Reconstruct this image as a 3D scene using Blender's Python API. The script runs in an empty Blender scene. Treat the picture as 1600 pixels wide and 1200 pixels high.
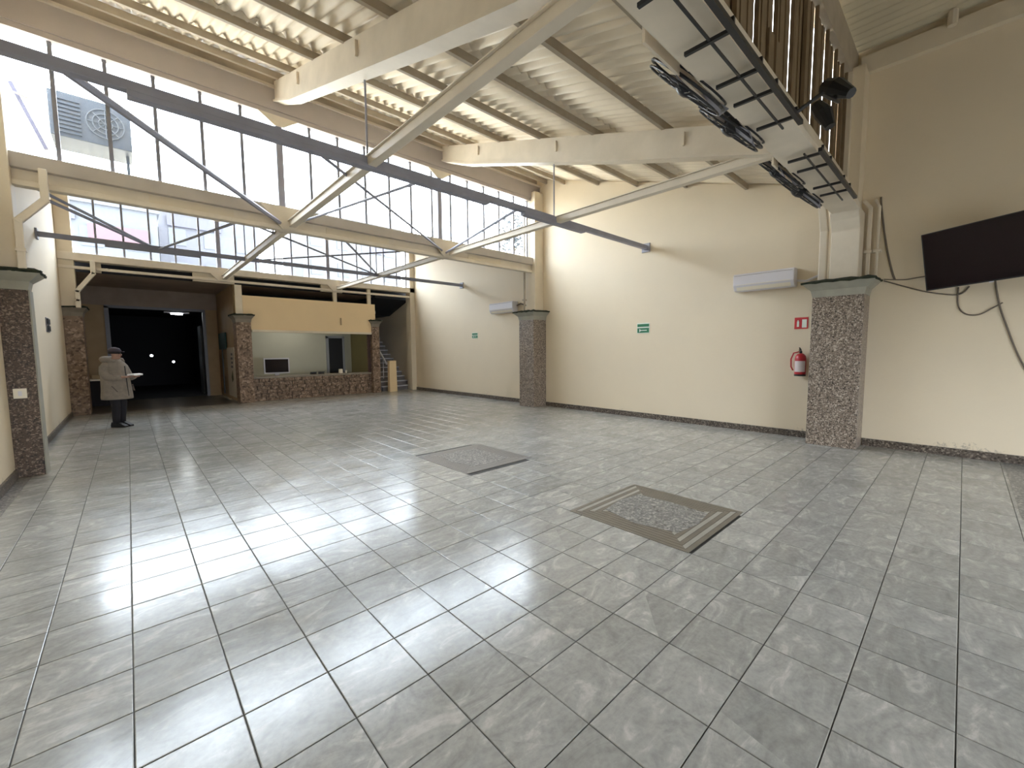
import bpy, bmesh, math, random
from mathutils import Vector, Matrix
random.seed(7)
S = bpy.context.scene
COL = S.collection
PI = math.pi

# ------------------------------------------------------------------ camera, world, exposure
YAW, PITCH, ROLL, FPX, H = 0.7441, 0.0803, -0.0083, 649.46, 1.5
cam = bpy.data.objects.new('camera', bpy.data.cameras.new('camera')); COL.objects.link(cam)
_f = Vector((math.sin(YAW)*math.cos(PITCH), math.cos(YAW)*math.cos(PITCH), -math.sin(PITCH)))
_r0 = Vector((math.cos(YAW), -math.sin(YAW), 0)); _u0 = _r0.cross(_f)
_r = math.cos(ROLL)*_r0 + math.sin(ROLL)*_u0; _u = -math.sin(ROLL)*_r0 + math.cos(ROLL)*_u0
M = Matrix((( _r.x, _u.x, -_f.x, 0), (_r.y, _u.y, -_f.y, 0), (_r.z, _u.z, -_f.z, H), (0, 0, 0, 1)))
cam.matrix_world = M
cam.data.sensor_width = 36; cam.data.lens = FPX/1600*36; cam.data.clip_start = 0.02; cam.data.clip_end = 300
S.camera = cam
S.view_settings.view_transform = 'Standard'; S.view_settings.look = 'None'
S.view_settings.gamma = 1; S.view_settings.exposure = 1.25; S.view_settings.use_curve_mapping = False
w = bpy.data.worlds.new('sky'); S.world = w; w.use_nodes = True
bg = w.node_tree.nodes['Background']; bg.inputs[0].default_value = (0.85, 0.925, 1.0, 1); bg.inputs[1].default_value = 9.0
S.cycles.max_bounces = 10; S.cycles.diffuse_bounces = 6; S.cycles.transparent_max_bounces = 12
S.cycles.sample_clamp_indirect = 20

# key lines of the hall (metres, camera stands over the origin)
XL, XR = -1.09, 8.28
Y0, Y1, Y2 = 1.38, 7.95, 14.65
ZB = 3.93                                   # foot of the glazing
def zroof(y, b): return 3.97 + 0.31*(y - (1.5 if b == 0 else 8.15)) - (0 if b == 0 else .10)

def portal(x0, x1, y, z0, z1):              # light portal for the glazing and the added rear opening
    l = bpy.data.lights.new('sky_portal', 'AREA'); l.shape = 'RECTANGLE'; l.size = x1-x0; l.size_y = z1-z0
    l.cycles.is_portal = True
    o = bpy.data.objects.new('sky_portal', l); COL.objects.link(o)
    o.location = ((x0+x1)/2, y, (z0+z1)/2); o.rotation_euler = (-PI/2, 0, 0); return o
_p = portal(1.0, 5.8, -5.15, .05, 1.8); _p.rotation_euler = (PI/2, 0, 0)
portal(XL, XR, Y1+.12, ZB, 5.4); portal(XL, XR, Y2+.12, ZB, 5.4)

# ------------------------------------------------------------------ materials
def mat(name, col=(.5,.5,.5), rough=.6, metal=0, spec=.5, emit=None, es=0):
    m = bpy.data.materials.new(name); m.use_nodes = True
    b = m.node_tree.nodes['Principled BSDF']
    b.inputs['Base Color'].default_value = (*col, 1); b.inputs['Roughness'].default_value = rough
    b.inputs['Metallic'].default_value = metal; b.inputs['Specular IOR Level'].default_value = spec
    if emit: b.inputs['Emission Color'].default_value = (*emit, 1); b.inputs['Emission Strength'].default_value = es
    return m
def nd(m, t, **k):
    n = m.node_tree.nodes.new(t)
    for a, v in k.items(): setattr(n, a, v)
    return n
def lk(m, a, b): m.node_tree.links.new(a, b)
def ramp(m, fac, stops):
    r = nd(m, 'ShaderNodeValToRGB'); e = r.color_ramp.elements
    while len(e) < len(stops): e.new(.5)
    for q, (p, c) in zip(e, stops): q.position = p; q.color = (*c, 1)
    lk(m, fac, r.inputs[0]); return r.outputs[0]
def pos(m): return nd(m, 'ShaderNodeNewGeometry').outputs['Position']
def noise(m, vec, scale, detail=4, rough=.55, dist=0, dims='3D'):
    n = nd(m, 'ShaderNodeTexNoise', noise_dimensions=dims); lk(m, vec, n.inputs['Vector'])
    n.inputs['Scale'].default_value = scale; n.inputs['Detail'].default_value = detail
    n.inputs['Roughness'].default_value = rough; n.inputs['Distortion'].default_value = dist
    return n
def bsdf(m): return m.node_tree.nodes['Principled BSDF']
def bump(m, h, strength, dist=.01):
    b = nd(m, 'ShaderNodeBump'); b.inputs['Strength'].default_value = strength; b.inputs['Distance'].default_value = dist
    lk(m, h, b.inputs['Height']); lk(m, b.outputs[0], bsdf(m).inputs['Normal'])
def mottled(name, c1, c2, scale=3, rough=.6, bscale=30, bstr=.1, spec=.4):
    m = mat(name, c1, rough, spec=spec); p = pos(m)
    n = noise(m, p, scale, 5); lk(m, ramp(m, n.outputs[0], [(.3, c1), (.7, c2)]), bsdf(m).inputs['Base Color'])
    bump(m, noise(m, p, bscale, 3).outputs[0], bstr, .005); return m

def wall_paint(name, c1, c2, peel):
    m = mat(name, c1, .62, spec=.3); p = pos(m)
    base = ramp(m, noise(m, p, .7, 6, .6).outputs[0], [(.3, c1), (.7, c2)])
    # flaking damp patches in a band above the floor
    sep = nd(m, 'ShaderNodeSeparateXYZ'); lk(m, p, sep.inputs[0])
    mr = nd(m, 'ShaderNodeMapRange'); lk(m, sep.outputs[2], mr.inputs[0])
    mr.inputs[1].default_value = .1; mr.inputs[2].default_value = .75; mr.inputs[3].default_value = .42; mr.inputs[4].default_value = 0
    n2 = noise(m, p, 2.2, 3); n3 = noise(m, p, 26, 5, .7)
    a = nd(m, 'ShaderNodeMath', operation='MULTIPLY'); lk(m, n2.outputs[0], a.inputs[0]); lk(m, mr.outputs[0], a.inputs[1])
    b = nd(m, 'ShaderNodeMath', operation='MULTIPLY'); lk(m, a.outputs[0], b.inputs[0]); lk(m, n3.outputs[0], b.inputs[1])
    f = ramp(m, b.outputs[0], [(.125, (0,0,0)), (.15, (1,1,1))])
    mx = nd(m, 'ShaderNodeMix', data_type='RGBA'); lk(m, f, mx.inputs[0]); lk(m, base, mx.inputs[6]); mx.inputs[7].default_value = (*peel, 1)
    lk(m, mx.outputs[2], bsdf(m).inputs['Base Color'])
    bump(m, noise(m, p, 14, 6, .65).outputs[0], .25, .01); return m

CREAM = wall_paint('cream_wall_paint', (.75,.65,.49), (.71,.615,.47), (.46,.40,.31))
BAND = mottled('shaded_steel_paint', (.50,.455,.40), (.43,.39,.35), 3, .55)  # cream steel darkened in its colour for the backlit gutter band
CREAM2 = mottled('cream_column_paint', (.74,.65,.50), (.66,.58,.45), 2, .5)
FASCIA = mottled('warm_cream_paint', (.82,.63,.37), (.78,.60,.36), 1.2, .6)
STEEL = mottled('cream_steel_paint', (.76,.68,.56), (.66,.59,.48), 3, .5, 18, .15)
STEELG = mottled('grey_steel_paint', (.33,.335,.40), (.28,.28,.33), 3, .5, 18, .1)
PURL = mottled('brown_steel_paint', (.38,.32,.24), (.46,.40,.31), 4, .6, 18, .1)
ROOF = mottled('painted_roof_sheet', (.84,.75,.60), (.76,.67,.53), 1.5, .55, 20, .1)
ROOFN = mottled('darker_roof_sheet', (.60,.53,.38), (.52,.46,.33), 1.5, .6, 20, .1)  # darker, yellower colour than the sloping roof sheets
HEADER = mottled('mauve_grey_paint', (.47,.42,.385), (.42,.375,.345), 2, .55)
MULL = mat('grey_mullion', (.20,.20,.23), .5)
BROWNP = mottled('brown_panel', (.17,.12,.065), (.23,.165,.10), 3, .6, 12, .2)
BLACK = mat('black_metal', (.012,.012,.014), .4)
DARK = mat('painted_void_shade', (.012,.012,.016), .8)  # near-black colour that paints in the shade of unlit depths
BROWNW = mottled('brown_wall_paint', (.34,.27,.22), (.27,.21,.17), 2, .7)
TAN = mottled('tan_wall_paint', (.42,.30,.18), (.35,.25,.14), 2, .7)
GREY_G = mottled('grey_green_paint', (.60,.59,.47), (.54,.53,.42), .8, .6)
WHITE = mat('white_plastic', (.68,.66,.70), .35)
OFFW = mat('off_white_plastic', (.80,.74,.62), .4)
MOULD = mottled('grey_green_moulding', (.36,.35,.29), (.30,.29,.24), 6, .6)
MOULDB = mottled('brown_moulding', (.26,.22,.17), (.20,.17,.13), 6, .6)
MOSS = mottled('dark_green_fringe', (.012,.018,.010), (.04,.045,.025), 20, .9)
GROUT = mottled('grout', (.046,.045,.043), (.08,.08,.078), 8, .8)
CABLE = mat('grey_cable', (.16,.13,.10), .6)
SCREEN = mat('glossy_screen', (.010,.004,.006), .10, spec=.22)
REDP = mat('red_paint', (.45,.02,.03), .35)
GREENS = mat('sign_green', (.015,.16,.07), .5)
REDS = mat('sign_red', (.55,.03,.04), .5)
SIGNW = mat('sign_white', (.72,.78,.70), .5)
LABEL = mat('paper_label', (.62,.55,.56), .5)

def granite(name, dark, mid, light, scale, rough=.35):
    m = mat(name, mid, rough); p = pos(m)
    v = nd(m, 'ShaderNodeTexVoronoi'); lk(m, p, v.inputs['Vector']); v.inputs['Scale'].default_value = scale
    s = nd(m, 'ShaderNodeSeparateColor'); lk(m, v.outputs['Color'], s.inputs[0])
    n = noise(m, p, scale*.5, 3)
    a = nd(m, 'ShaderNodeMath', operation='ADD'); lk(m, s.outputs[0], a.inputs[0]); lk(m, n.outputs[0], a.inputs[1])
    h = nd(m, 'ShaderNodeMath', operation='MULTIPLY'); lk(m, a.outputs[0], h.inputs[0]); h.inputs[1].default_value = .5
    lk(m, ramp(m, h.outputs[0], [(.25, dark), (.42, mid), (.6, mid), (.75, light)]), bsdf(m).inputs['Base Color'])
    bump(m, s.outputs[1], .25, .004); return m
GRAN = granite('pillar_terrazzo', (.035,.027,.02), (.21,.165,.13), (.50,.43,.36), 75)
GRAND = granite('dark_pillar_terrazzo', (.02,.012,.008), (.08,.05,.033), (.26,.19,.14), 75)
GRANB = granite('brown_counter_stone', (.08,.05,.03), (.22,.145,.095), (.40,.29,.21), 22, .6)
GRANF = granite('grey_floor_terrazzo', (.08,.08,.08), (.22,.22,.22), (.50,.49,.47), 60, .3)
BASEB = granite('baseboard_terrazzo', (.03,.022,.018), (.10,.08,.065), (.28,.24,.2), 55)

# floor tile: marble print that changes from tile to tile
TX0, TY0, TA, TB = -0.0725, 2.2829, 0.3369, 0.3343
def tile_material():
    m = mat('marbled_grey_tile', (.3,.3,.3), .2, spec=.55); p = pos(m)
    sub = nd(m, 'ShaderNodeVectorMath', operation='SUBTRACT'); lk(m, p, sub.inputs[0]); sub.inputs[1].default_value = (TX0, TY0, 0)
    dv = nd(m, 'ShaderNodeVectorMath', operation='DIVIDE'); lk(m, sub.outputs[0], dv.inputs[0]); dv.inputs[1].default_value = (TA, TB, 100)
    fl = nd(m, 'ShaderNodeVectorMath', operation='FLOOR'); lk(m, dv.outputs[0], fl.inputs[0])
    wn = nd(m, 'ShaderNodeTexWhiteNoise', noise_dimensions='3D'); lk(m, fl.outputs[0], wn.inputs['Vector'])
    sc = nd(m, 'ShaderNodeVectorMath', operation='SCALE'); lk(m, wn.outputs['Color'], sc.inputs[0]); sc.inputs['Scale'].default_value = 9
    ad = nd(m, 'ShaderNodeVectorMath', operation='ADD'); lk(m, p, ad.inputs[0]); lk(m, sc.outputs[0], ad.inputs[1])
    mp = nd(m, 'ShaderNodeMapping'); lk(m, ad.outputs[0], mp.inputs[0]); mp.inputs['Rotation'].default_value = (0, 0, .7); mp.inputs['Scale'].default_value = (1, 2.3, 1)
    n1 = noise(m, mp.outputs[0], 3.2, 9, .62, 1.6)
    base = ramp(m, n1.outputs[0], [(.28, (.30,.30,.29)), (.47, (.385,.387,.372)), (.56, (.42,.42,.405)), (.66, (.56,.55,.53)), (.8, (.42,.42,.405))])
    n2 = noise(m, ad.outputs[0], 40, 4, .6)
    g = nd(m, 'ShaderNodeMix', data_type='RGBA', blend_type='MULTIPLY'); g.inputs[0].default_value = .35
    lk(m, base, g.inputs[6]); lk(m, ramp(m, n2.outputs[0], [(.35, (.72,.72,.72)), (.6, (1.1,1.1,1.1))]), g.inputs[7])
    # per tile tone
    t = nd(m, 'ShaderNodeMapRange'); lk(m, wn.outputs['Value'], t.inputs[0]); t.inputs[3].default_value = .9; t.inputs[4].default_value = 1.08
    hs = nd(m, 'ShaderNodeVectorMath', operation='SCALE'); lk(m, g.outputs[2], hs.inputs[0]); lk(m, t.outputs[0], hs.inputs['Scale'])
    lk(m, hs.outputs[0], bsdf(m).inputs['Base Color'])
    n4 = noise(m, p, 2.5, 5, .6)
    rr = nd(m, 'ShaderNodeMapRange'); lk(m, n4.outputs[0], rr.inputs[0]); rr.inputs[1].default_value = .3; rr.inputs[2].default_value = .7; rr.inputs[3].default_value = .14; rr.inputs[4].default_value = .25
    lk(m, rr.outputs[0], bsdf(m).inputs['Roughness'])
    bump(m, noise(m, ad.outputs[0], 5, 3).outputs[0], .12, .01); return m
TILE = tile_material()

def glass_material():
    m = bpy.data.materials.new('veiled_glass'); m.use_nodes = True; nt = m.node_tree; nt.nodes.clear()
    o = nt.nodes.new('ShaderNodeOutputMaterial'); t = nt.nodes.new('ShaderNodeBsdfTransparent'); t.inputs[0].default_value = (.96,.98,1,1)
    d = nt.nodes.new('ShaderNodeBsdfTranslucent'); d.inputs[0].default_value = (.85,.9,.95,1)  # faint white veil put in to wash out the view like overexposure
    g = nt.nodes.new('ShaderNodeBsdfGlossy'); g.inputs['Roughness'].default_value = .05
    a = nt.nodes.new('ShaderNodeMixShader'); a.inputs[0].default_value = .005; b = nt.nodes.new('ShaderNodeMixShader'); b.inputs[0].default_value = .04
    nt.links.new(t.outputs[0], a.inputs[1]); nt.links.new(d.outputs[0], a.inputs[2])
    nt.links.new(a.outputs[0], b.inputs[1]); nt.links.new(g.outputs[0], b.inputs[2]); nt.links.new(b.outputs[0], o.inputs[0]); return m
GLASS = glass_material()

# ------------------------------------------------------------------ mesh helpers
class MB:
    def __init__(s): s.v = []; s.f = []
    def add(s, vs, fs): n = len(s.v); s.v += [tuple(v) for v in vs]; s.f += [tuple(n+i for i in f) for f in fs]; return s
    def box(s, x0, x1, y0, y1, z0, z1):
        return s.add([(x,y,z) for x in (x0,x1) for y in (y0,y1) for z in (z0,z1)],
                     [(0,1,3,2),(4,6,7,5),(0,4,5,1),(2,3,7,6),(0,2,6,4),(1,5,7,3)])
    def frus(s, x0, x1, y0, y1, z0, z1, e):    # box whose top is e wider all round
        return s.add([(x0,y0,z0),(x1,y0,z0),(x1,y1,z0),(x0,y1,z0),(x0-e,y0-e,z1),(x1+e,y0-e,z1),(x1+e,y1+e,z1),(x0-e,y1+e,z1)],
                     [(3,2,1,0),(4,5,6,7),(0,1,5,4),(1,2,6,5),(2,3,7,6),(3,0,4,7)])
    def bar(s, a, b, w, h, up=(0,0,1)):        # rectangular bar between two points
        a = Vector(a); b = Vector(b); d = (b-a).normalized(); u = Vector(up)
        if abs(d.dot(u)) > .98: u = Vector((1,0,0))
        q = d.cross(u).normalized(); u = q.cross(d).normalized()
        vs = [p + q*(i*w/2) + u*(j*h/2) for p in (a, b) for i, j in ((-1,-1),(1,-1),(1,1),(-1,1))]
        return s.add(vs, [(3,2,1,0),(4,5,6,7),(0,1,5,4),(1,2,6,5),(2,3,7,6),(3,0,4,7)])
    def tube(s, pts, r, n=8, cap=True):
        pts = [Vector(p) for p in pts]; rs = r if isinstance(r, (list, tuple)) else [r]*len(pts); rings = []; q0 = None
        for i, p in enumerate(pts):
            d = (pts[min(i+1, len(pts)-1)] - pts[max(i-1, 0)]).normalized()
            if q0 is None:
                u = Vector((0,0,1)) if abs(d.z) < .9 else Vector((1,0,0)); q0 = d.cross(u).normalized()
            q0 = (q0 - d*q0.dot(d)).normalized(); u = d.cross(q0)
            rings.append([p + (q0*math.cos(2*PI*k/n) + u*math.sin(2*PI*k/n))*rs[i] for k in range(n)])
        return s.rings(rings, cap)
    def rings(s, rings, cap=True):
        n = len(rings[0]); vs = [v for r in rings for v in r]
        fs = [(i*n+k, i*n+(k+1)%n, (i+1)*n+(k+1)%n, (i+1)*n+k) for i in range(len(rings)-1) for k in range(n)]
        if cap: fs += [tuple(range(n-1, -1, -1)), tuple((len(rings)-1)*n+k for k in range(n))]
        return s.add(vs, fs)
    def lathe(s, prof, n=16, c=(0,0,0)):
        return s.rings([[(c[0]+r*math.cos(2*PI*k/n), c[1]+r*math.sin(2*PI*k/n), c[2]+z) for k in range(n)] for r, z in prof])
    def oval(s, prof, n=14):                   # rings (cx, cy, rx, ry, z)
        return s.rings([[(cx+rx*math.cos(2*PI*k/n), cy+ry*math.sin(2*PI*k/n), z) for k in range(n)] for cx, cy, rx, ry, z in prof])
    def prism(s, poly, a0, a1, axis='x'):      # polygon extruded along an axis; poly in the other two
        f = {'x': lambda p, a: (a, p[0], p[1]), 'y': lambda p, a: (p[0], a, p[1]), 'z': lambda p, a: (p[0], p[1], a)}[axis]
        n = len(poly); vs = [f(p, a) for a in (a0, a1) for p in poly]
        return s.add(vs, [tuple(range(n-1,-1,-1)), tuple(range(n, 2*n))] + [(i, (i+1)%n, n+(i+1)%n, n+i) for i in range(n)])
    def mesh(s, name, m, smooth=False):
        me = bpy.data.meshes.new(name); me.from_pydata(s.v, [], s.f); me.materials.append(m)
        bm = bmesh.new(); bm.from_mesh(me); bmesh.ops.recalc_face_normals(bm, faces=bm.faces); bm.to_mesh(me); bm.free()
        if smooth: me.polygons.foreach_set('use_smooth', [True]*len(me.polygons))
        return me
    def obj(s, name, m, parent=None, smooth=False, bevel=0):
        return link(name, s.mesh(name, m, smooth), parent, bevel)
def link(name, me, parent=None, bevel=0):
    o = bpy.data.objects.new(name, me); COL.objects.link(o)
    if parent is not None: o.parent = parent
    if bevel:
        b = o.modifiers.new('bevel', 'BEVEL'); b.width = bevel; b.segments = 2; b.limit_method = 'ANGLE'
    return o
def tag(o, label=None, cat=None, group=None, kind=None):
    if label: o['label'] = label
    if cat: o['category'] = cat
    if group: o['group'] = group
    if kind: o['kind'] = kind
    return o
def empty(name, loc=(0,0,0), rz=0):
    o = bpy.data.objects.new(name, None); COL.objects.link(o); o.location = loc; o.rotation_euler = (0,0,rz); o.empty_display_size = .1
    return o
def thing(name, label, cat, loc=(0,0,0), rz=0, group=None): return tag(empty(name, loc, rz), label, cat, group)
def struct(name, mb, m): return tag(mb.obj(name, m), kind='structure')
def copy_tree(o, parent=None):
    c = o.copy(); COL.objects.link(c)
    if parent is not None: c.parent = parent
    for ch in list(o.children): copy_tree(ch, c)
    return c

# ------------------------------------------------------------------ floor
YP_ = 18.0
fl = struct('floor', MB().box(XL-.2, XR+.2, -5.2, 26, -.2, -.004), GROUT)
def in_inlay(x, y): return any(2.95 < x < 4.07 and a < y < b for a, b in ((1.30, 2.42), (4.04, 5.24)))
tiles = []
for i in range(-4, 26):
    for j in range(-22, 72):
        x0, y0 = TX0 + i*TA, TY0 + j*TB
        x1, y1 = min(x0+TA, XR), y0+TB; x0 = max(x0, XL)
        if (y0 > 14.6 and x1 < 2.45): continue
        if x1-x0 < .03 or in_inlay((x0+x1)/2, (y0+y1)/2): continue
        tiles.append((x0, x1, y0, y1))
def view_dist(t):
    c = Vector(((t[0]+t[1])/2, (t[2]+t[3])/2, 0)) - Vector((0, 0, H)); z = c.dot(_f)
    if z < .15: return 1e6
    u, v = c.dot(_r)/z, c.dot(_u)/z
    if abs(u) > 1.36 or v < -1.12: return 1e5 + c.length
    return c.length
tiles.sort(key=view_dist)
GAP = .0022
def tile_mb(mb, x0, x1, y0, y1, dz=0):
    e = .003
    a = [(x0+GAP,y0+GAP),(x1-GAP,y0+GAP),(x1-GAP,y1-GAP),(x0+GAP,y1-GAP)]
    b = [(x0+GAP+e,y0+GAP+e),(x1-GAP-e,y0+GAP+e),(x1-GAP-e,y1-GAP-e),(x0+GAP+e,y1-GAP-e)]
    mb.add([(x,y,-.006) for x,y in a]+[(x,y,dz-.0015) for x,y in a]+[(x,y,dz) for x,y in b],
           [(0,1,5,4),(1,2,6,5),(2,3,7,6),(3,0,4,7),(4,5,9,8),(5,6,10,9),(6,7,11,10),(7,4,8,11),(8,9,10,11)])
cache = {}
for t in tiles[:300]:
    k = (round(t[1]-t[0], 3), round(t[3]-t[2], 3))
    if k not in cache:
        mb = MB(); tile_mb(mb, 0, k[0], 0, k[1]); cache[k] = mb.mesh('tile', TILE)
    o = link('tile', cache[k], fl); o.location = (t[0], t[2], random.uniform(-.0006, .0004))
    o.rotation_euler = (random.uniform(-1,1)*.0012, random.uniform(-1,1)*.0012, 0)
mb = MB()
for t in tiles[300:]: tile_mb(mb, *t, random.uniform(-.0008, .0004))
tag(mb.obj('tile_field', TILE, fl), kind='stuff')
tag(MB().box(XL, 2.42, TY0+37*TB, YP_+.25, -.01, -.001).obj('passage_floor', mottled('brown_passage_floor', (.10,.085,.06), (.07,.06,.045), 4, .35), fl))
# terrazzo border strips let into the floor
tag(MB().box(XL+.0, XL+.13, 2.0, 7.7, -.01, .002).obj('border_strip', GRANF, fl))
tag(MB().box(5.6, XR, -.95, -.42, -.01, .002).obj('border_strip', GRANF, fl))

# ------------------------------------------------------------------ walls (sawtooth profile)
prof = [(-5.2, -.2), (26, -.2), (26, 3.62), (Y2+.1, 3.62), (Y2+.1, 6.05), (8.05, 4.02), (8.05, 6.05), (1.45, 4.0), (1.45, 5.95), (-5.2, 5.95)]
struct('wall_left', MB().prism(prof, XL-.2, XL, 'x'), CREAM)
struct('wall_right', MB().prism(prof, XR, XR+.2, 'x'), CREAM)
struct('wall_behind', MB().box(XL-.2, 1.0, -5.4, -5.2, -.2, 5.95).box(1.0, 5.8, -5.4, -5.2, 1.8, 5.95).box(5.8, XR+.2, -5.4, -5.2, -.2, 5.95), CREAM)  # low opening added in this unseen wall to light the near bay
for a, b in ((-5.2, 1.0), (1.64, 7.62), (8.18, 14.5)): struct('baseboard_right', MB().box(XR-.025, XR, a, b, 0, .11), BASEB)
for a, b in ((-5.2, 7.72), (8.0, 14.6), (15.2, 18)): struct('baseboard_left', MB().box(XL, XL+.025, a, b, 0, .11), BASEB)

struct('street', MB().box(-14, 22, -22, -5.2, -.25, -.05), mottled('street_paving', (.22,.21,.2), (.17,.165,.16), 1, .8))
# ------------------------------------------------------------------ roofs
def corrugated(x0, x1, ya, yb, zf, pitch=.15, amp=.029, rows=3):
    n = int(round((x1-x0)/pitch*8)); v = []; f = []
    for j in range(rows+1):
        y = ya + (yb-ya)*j/rows
        for i in range(n+1):
            x = x0 + (x1-x0)*i/n; v.append((x, y, zf(y) + amp*math.sin(2*PI*(x-XL)/pitch)))
    for j in range(rows):
        for i in range(n): f.append((j*(n+1)+i, j*(n+1)+i+1, (j+1)*(n+1)+i+1, (j+1)*(n+1)+i))
    m = MB(); m.add(v, f); return m
def roof_bay(b, ylo, yhi, purl_y, mr):
    root = tag(empty('ceiling'), kind='structure')
    W = .90
    for c in range(11):
        x0 = XL - .3 + c*W; x1 = min(x0 + W + .06, XR + .25)
        L = (yhi-ylo)/3
        for r in range(3):
            ya = ylo + r*L; yb = ylo + (r+1)*L + .12
            o = corrugated(x0, x1, ya, yb, lambda y: zroof(y, b) + .075 + .012*((r+c) % 2) + .006*(c % 2)).obj('roof_sheet', mr, root, True)
            o.modifiers.new('t', 'SOLIDIFY').thickness = .004
    for y in purl_y:
        z = zroof(y, b)
        m = MB(); s = .31
        m.add([(x, y+dy, z+dz) for x in (XL, XR) for dy, dz in ((-.025,-.05),(.025,-.045),(.025,.05),(-.025,.045))],
              [(0,1,2,3),(4,7,6,5),(0,4,5,1),(1,5,6,2),(2,6,7,3),(3,7,4,0)])
        m.obj('purlin', PURL, root)
    return root
roof_bay(0, 1.42, 8.05, [1.85, 2.78, 3.88, 4.96, 5.98, 7.0, 7.6], ROOF)
roof_bay(1, 8.02, 14.75, [8.5, 9.43, 10.53, 11.6, 12.63, 13.65, 14.25], ROOF)
# flat roof over the near bay
nb = tag(empty('ceiling'), kind='structure')
for c in range(10):
    x0 = XL-.2+c*.96; corrugated(x0, min(x0+1.0, XR+.2), -5.3, 1.44, lambda y: 5.86, .15, .028, 1).obj('roof_sheet', ROOFN, nb, True)
MB().box(XR-.10, XR, -5.2, 1.25, 5.5, 5.74).obj('edge_beam', CREAM2, nb)
MB().tube([(XR-.15, .33, 5.84), (XR-.15, .33, 5.66)], .05).obj('pipe_stub', CREAM2, nb)
# low flat roof over the back rooms
struct('ceiling_back', MB().box(XL-.1, XR+.1, 15.1, 26, 3.55, 3.88), BROWNW)
struct('painted_gap_shade', MB().box(XL-.1, XR+.1, 15.06, 15.1, 3.55, 3.86), DARK)  # near-black strip painted as the shade behind the open beam gap
struct('trim_5', MB().box(XL-.1, XR+.1, Y2+.03, 15.2, 3.85, 3.93), BROWNW)

# ------------------------------------------------------------------ clerestory windows
def clerestory(name, y, zb, zt, xs, post_x):
    root = tag(empty(name), kind='structure')
    MB().box(XL, XR, y-.08, y+.06, zt, zt+.07).obj('head_rail', HEADER, root)
    MB().box(XL, XR, y-.10, y+.10, zt+.07, zt+.40).obj('header_beam', HEADER, root)
    MB().box(XL, XR, y+.0, y+.06, zt+.40, 6.03).obj('closure_strip', PURL, root)
    MB().box(XL, XR, y-.14, y-.10, zt+.40, zt+.44).obj('drip_rail', STEEL, root)
    for x in xs: MB().box(x-.021, x+.021, y-.03, y+.03, zb-.02, zt).obj('mullion', MULL, root)
    for x in post_x: MB().box(x-.05, x+.05, y-.06, y+.05, zb-.02, zt).obj('post', STEELG, root)
    e = [XL] + list(xs) + [XR]
    for a, b in zip(e, e[1:]):
        if b-a > .1: MB().box(a+.021, b-.021, y-.002, y+.002, zb, zt).obj('pane', GLASS, root)
    for x in post_x:
        MB().prism([(x-.30, zt+.0), (x+.30, zt+.0), (x+.07, zt-.16), (x-.07, zt-.16)], y-.09, y-.07, 'y').obj('gusset', STEEL, root)
    return root
xs1 = [-.49, 0, .49, 1.02, 1.53, 2.03, 2.55, 3.03, 3.53, 4.02, 4.5, 5.0, 5.48, 5.95, 6.43, 6.91, 7.4, 7.88]
X1, X2 = 2.12, 5.30
clerestory('window_1', Y1, ZB, 5.38, [x for x in xs1 if abs(x-2.03) > .01], [X1-.06, X2-.12])
xs2 = [-.41, .09, .6, 1.11, 1.65, 2.5, 3.0, 3.52, 4.0, 4.5, 5.6, 6.1, 6.6, 7.1, 7.6, 8.0]
clerestory('window_2', Y2, ZB+.02, 5.38, xs2, [2.08, 5.1])

# window_3: panes of the nearest clerestory covered by brown sheets, daylight between them
w3 = tag(empty('window_3'), kind='structure')
MB().box(XL, XR, Y0-.08, Y0+.08, 5.40, 5.84).obj('header_beam', PURL, w3)
edge = [-1.09, -.4, .15, .66, 1.15, 1.66, 2.15, 2.64, 3.14, 3.64, 4.13, 4.63, 5.15, 5.6, 6.07, 6.6, 7.1, 7.5, 7.78]
gaps = {4.13: .003, 4.63: .007, 5.15: .007, 6.07: .010, 6.6: .009, 7.1: .008, 7.5: .004}
for a, b in zip(edge, edge[1:]):
    g0 = gaps.get(a, 0)/1; g1 = gaps.get(b, 0)/1; m = MB(); n = 6
    for k in range(n):                                             # shallow box ribs across every sheet
        u0 = a+g0+(b-g1-a-g0)*k/n; u1 = a+g0+(b-g1-a-g0)*(k+1)/n; dy = .012*(k % 2)
        m.box(u0, u1, Y0-.012+dy, Y0+dy, 3.6, 5.396)
    m.obj('brown_sheet', BROWNP, w3)
    MB().box(b-.028-g1, b-g1, Y0-.05, Y0-.013, 3.6, 5.40).obj('mullion', BROWNP, w3)
MB().box(4.45, 4.80, Y0-.03, Y0-.013, 3.6, 4.40).obj('patch_sheet', BROWNP, w3)
MB().box(7.78, XR, Y0-.1, Y0+.1, 3.6, 5.4).obj('end_panel', CREAM2, w3)
MB().box(7.9, XR, 1.16, 1.42, 2.5, 5.5).obj('pilaster', CREAM, w3)

# ------------------------------------------------------------------ valley beams
def gutter_beam(label, y, open_gap, parts):
    t = thing('gutter_beam', label, 'beam', (XL, y, 3.55))
    def P(n, m, x0, x1, y0, y1, z0, z1, b=0): return MB().box(x0-XL, x1-XL, y0-y, y1-y, z0-3.55, z1-3.55).obj(n, m, t, bevel=b)
    P('top_band', BAND if not open_gap else STEEL, XL, XR, y-.13, y+.16, 3.74, ZB-.01, .008)
    P('lower_chord', STEEL, XL, XR, y-.10, y-.02, 3.54, 3.61, .01)
    if not open_gap: P('web_plate', STEELG if parts == 1 else STEEL, XL, XR, y-.05, y+.1, 3.56, 3.75)
    for x in (X1, X2):
        MB().prism([(x-.42-XL, .37), (x-.16-XL, .06), (x-.1-XL, 0), (x+.1-XL, 0), (x+.16-XL, .06), (x+.42-XL, .37)], -.135, -.115, 'y').obj('gusset_plate', STEEL, t)
    return t, P
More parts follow.
